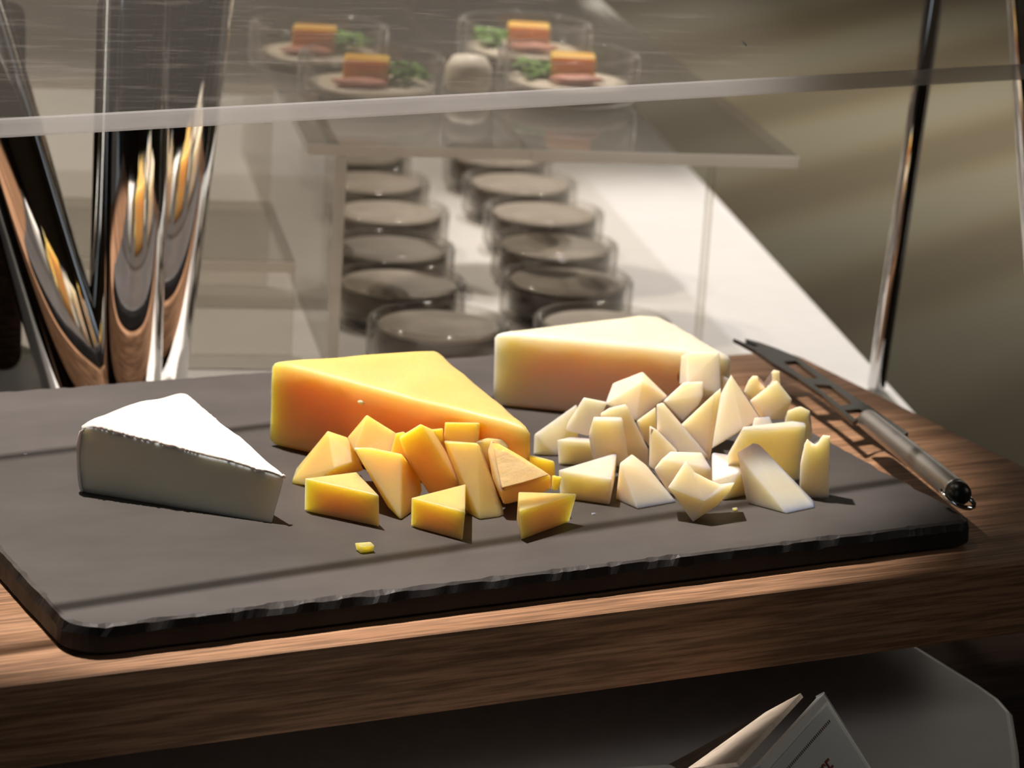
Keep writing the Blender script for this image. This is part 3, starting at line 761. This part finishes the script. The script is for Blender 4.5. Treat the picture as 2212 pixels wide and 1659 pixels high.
JL = [('right', 1, 1305, 690), ('right', 2, 1226, 596), ('right', 3, 1200, 520), ('right', 4, 1176, 450),
      ('left', 1, 948, 690), ('left', 2, 862, 600), ('left', 3, 845, 525), ('left', 4, 840, 447)]
ordn = {1: 'frontmost', 2: 'second from the front', 3: 'third from the front', 4: 'rearmost'}
JP = [(side, k, at(px, py, ZC + .022)) for side, k, px, py in JL]
for side, i0 in (('right', 3), ('left', 7)):
    for k in (5, 6): JP.append((side, k, JP[i0][2] + e2 * (.072 * (k - 4))))
ordn.update({4: 'fourth from the front', 5: 'fifth from the front', 6: 'rearmost'})
for side, k, p in JP:
    p.z = ZC + .0003
    jar(p, .0312, .022, 'low glass jar with brown filling under the acrylic shelf, %s row, %s' % (side, ordn[k]), 'jars under the acrylic shelf', True)
SZ = HT + TH + .0004
UJ = [('front right', 1230, 110), ('front left', 803, 115), ('back right', 1135, 45), ('back left', 690, 50)]
def leaf_cluster(p, s, n, label):
    bm = bmesh.new()
    for i in range(n):
        c = p + Vector((random.uniform(-1, 1) * s, random.uniform(-1, 1) * s, random.uniform(.2, 1.0) * s * .8))
        M = Matrix.Translation(c) @ Matrix.Rotation(random.uniform(0, 6.28), 4, 'Z') @ Matrix.Rotation(random.uniform(-.9, .9), 4, 'X') @ Matrix.Diagonal((s * .45, s * .28, s * .06, 1))
        bmesh.ops.create_icosphere(bm, subdivisions=1, radius=1, matrix=M)
    o = mesh_obj('herb_garnish', bm, HERB); tag(o, label, 'garnish', 'herbs in the upper jars', 'stuff')
for nm, px, py in UJ:
    p = at(px, py, SZ + .023); p.z = SZ
    jar(p, .0335, .023, 'filled glass jar on the acrylic top shelf, %s' % nm, 'jars on the acrylic top shelf')
    bm = bmesh.new(); lathe(bm, [(0, 0), (.018, 0), (.026, .0007), (.0285, .0014), (.0285, .0030), (.02, .0036), (0, .0034)], 40, Matrix.Translation((p.x, p.y, p.z + .0062)))
    bmesh.ops.recalc_face_normals(bm, faces=bm.faces[:])
    tag(mesh_obj('cream_filling', bm, CREAMF, None, True), 'cream layer at the bottom of the %s upper jar' % nm, 'filling', 'fillings in the upper jars')
    q = p + Vector((0, 0, .0102)); s = 1 if 'right' in nm else -1
    bm = bmesh.new(); M = Matrix.Translation(q + rx * (.002 * s) + Vector((0, 0, .0055))) @ Matrix.Rotation(-.45, 4, 'Z') @ Matrix.Diagonal((.021, .016, .0115, 1))
    bmesh.ops.create_cube(bm, size=1, matrix=M); bevel(bm, .0012)
    tag(mesh_obj('orange_cube', bm, ORANGE), 'orange fruit cube in the %s upper jar' % nm, 'fruit', 'fruit cubes in the upper jars')
    leaf_cluster(q - rx * (.0145 * s) + HF * .002, .0090, 34, 'green herb tuft in the %s upper jar' % nm)
    bm = bmesh.new(); c = q + rx * (.004 * s) - HF * .0155
    M = Matrix.Translation(c + Vector((0, 0, .0022))) @ Matrix.Rotation(-.4, 4, 'Z') @ Matrix.Diagonal((.013, .0055, .0020, 1))
    bmesh.ops.create_icosphere(bm, subdivisions=3, radius=1, matrix=M)
    for v in bm.verts: v.co.z += noise.noise(v.co * 200) * .0008
    tag(mesh_obj('ham_slice', bm, HAM, None, True), 'pink ham slice in the %s upper jar' % nm, 'ham', 'ham in the upper jars')

# pale rounded lid between the upper jars
p = at(1010, 190, SZ); 
bm = bmesh.new(); lathe(bm, [(0, 0), (.010, 0), (.0115, .002), (.011, .010), (.008, .015), (0, .0165)], 32)
lid = mesh_obj('round_lid', bm, CREAMF, None, True); lid.location = (p.x, p.y, SZ + Z0)
tag(lid, 'small pale domed lid between the two front upper jars', 'lid')

# dark wooden box at the far left
p = at(46, 806, ZC); zt = atf(68, 42, fwd(p)).z
q = Vector((p.x, p.y, 0))
bm = bmesh.new()
for v in box(bm, (-.20, 0, ZC + .0002), (0, .05, zt)): c = v.co.copy(); v.co = q + e1 * c.x + e2 * c.y + Vector((0, 0, c.z))
bevel(bm, .006, 4)
tag(mesh_obj('wooden_box', bm, DARKWOOD), 'dark brown wooden box with rounded corners behind the leftmost chrome tube', 'box')

# ------------------------------------------------------------------ name signs in front
def sign():
    KS = (CAM.z - ZT) / (CAM.z - ZC); off = lambda p: CAM + (Vector(p) - CAM) * KS
    R1 = off((.1835, -.1085, 0)); R0 = off((.1385, -.1465, 0)); ztop = R1.z; R1.z = R0.z = 0; d = (R0 - R1).normalized(); n = Vector((-d.y, d.x, 0))
    if n.x < 0: n = -n
    L = (R0 - R1).length; h = ztop - ZT - .0003
    e = thing('name_sign', 'small tent-shaped white name sign with red lettering in front of the board', 'sign', (R1.x, R1.y, ZT + .0003))
    def panel(nm, mat, a, side, thick, x0, x1, s0, s1, off):
        foot = n * (side * .033); sl = (foot + Vector((0, 0, -h))); sl_len = sl.length; sl.normalize()
        out = d.cross(sl); out = out if out.dot(n * side) > 0 else -out
        bm = bmesh.new()
        for v in box(bm, (x0, s0, off), (x1, s1, off + thick)):
            c = v.co.copy(); v.co = Vector((0, 0, h)) + n * (side * a) + d * c.x + sl * c.y + out * c.z
            v.co.z = max(v.co.z, .0001)
        return bm, sl, out, sl_len
    bm, sl, out, ln = panel('front', CARD, .0035, 1, .0022, 0, L, 0, .0512, -.0011); bevel(bm, .0006); mesh_obj('holder', bm, CARD, e)
    bm, *_ = panel('card', PAPER, .0035, 1, .0004, .0035, L - .0035, .0032, .048, .0012); mesh_obj('printed_card', bm, PAPER, e)
    # triangular speckled back support
    P1 = Vector((0, 0, h - .0012)) - n * .0026; P0 = P1 + d * (L * .97); FT = -n * .050; FT.z = .0002
    t = (P0 - P1).cross(FT - P1).normalized() * .0008
    bm = bmesh.new(); A = [bm.verts.new(p + t) for p in (P1, P0, FT)]; B = [bm.verts.new(p - t) for p in (P1, P0, FT)]
    for v in A + B: v.co.z = max(v.co.z, .0001)
    bm.faces.new(A); bm.faces.new(B[::-1])
    for i in range(3): bm.faces.new((A[i], B[i], B[(i + 1) % 3], A[(i + 1) % 3]))
    bmesh.ops.recalc_face_normals(bm, faces=bm.faces[:])
    mesh_obj('back_support', bm, CREAM, e)['label'] = 'speckled cream back support'
    # dotted rule and lettering on the card
    base = Vector((0, 0, h)) + n * .0035
    bm = bmesh.new()
    for i in range(34):
        x = .008 + i * (L - .017) / 33
        for v in box(bm, (x, .0068, .0016), (x + .0006, .0077, .00175)):
            c = v.co.copy(); v.co = base + d * c.x + sl * c.y + out * c.z
    o = mesh_obj('dotted_rule', bm, INK, e); o['kind'] = 'stuff'
    cu = bpy.data.curves.new('lettering', 'FONT'); cu.body = 'CHEESE'; cu.size = .0085; cu.extrude = .00008; cu.align_x = 'RIGHT'
    tmp = bpy.data.objects.new('lettering_curve', cu)
    me = bpy.data.meshes.new_from_object(tmp); bpy.data.objects.remove(tmp)
    me.name = 'lettering'; me.materials.clear(); me.materials.append(RED)
    to = bpy.data.objects.new('lettering', me); C.objects.link(to); to.parent = e; to['label'] = 'red lettering'
    X = -d; Y = -sl; Zv = X.cross(Y)
    Mx = Matrix((X, Y, Zv)).transposed().to_4x4(); Mx.translation = base + d * .0235 + sl * .0205 + out * .00185
    to.matrix_local = Mx
sign()
def sign2():
    a, b = at(1300, 1661, -.034), at(1468, 1650, -.034); d = (b - a); d.z = 0; L = d.length; d.normalize(); n = Vector((d.y, -d.x, 0))
    e = thing('name_sign', 'white name sign cut off by the lower edge, only its top showing', 'sign', (a.x, a.y, ZT + .0003))
    h = -.034 - ZT - .0003; bm = bmesh.new()
    pts = rounded([(-.03, 0), (L, 0), (L, h), (-.03, h)], [.002, .002, .004, .004], 5)
    prism(bm, pts, 0, .0024)
    for v in bm.verts:
        c = v.co.copy(); v.co = d * c.x + Vector((0, 0, c.y)) + n * (c.z + (h - c.y) * .45)
    o = mesh_obj('holder', bm, CARD, e)
    bm = bmesh.new()
    for v in box(bm, (-.027, .003, .0025), (L - .004, h - .004, .0029)):
        c = v.co.copy(); v.co = d * c.x + Vector((0, 0, c.y)) + n * (c.z + (h - c.y) * .45)
    mesh_obj('printed_card', bm, PAPER, e)
sign2()
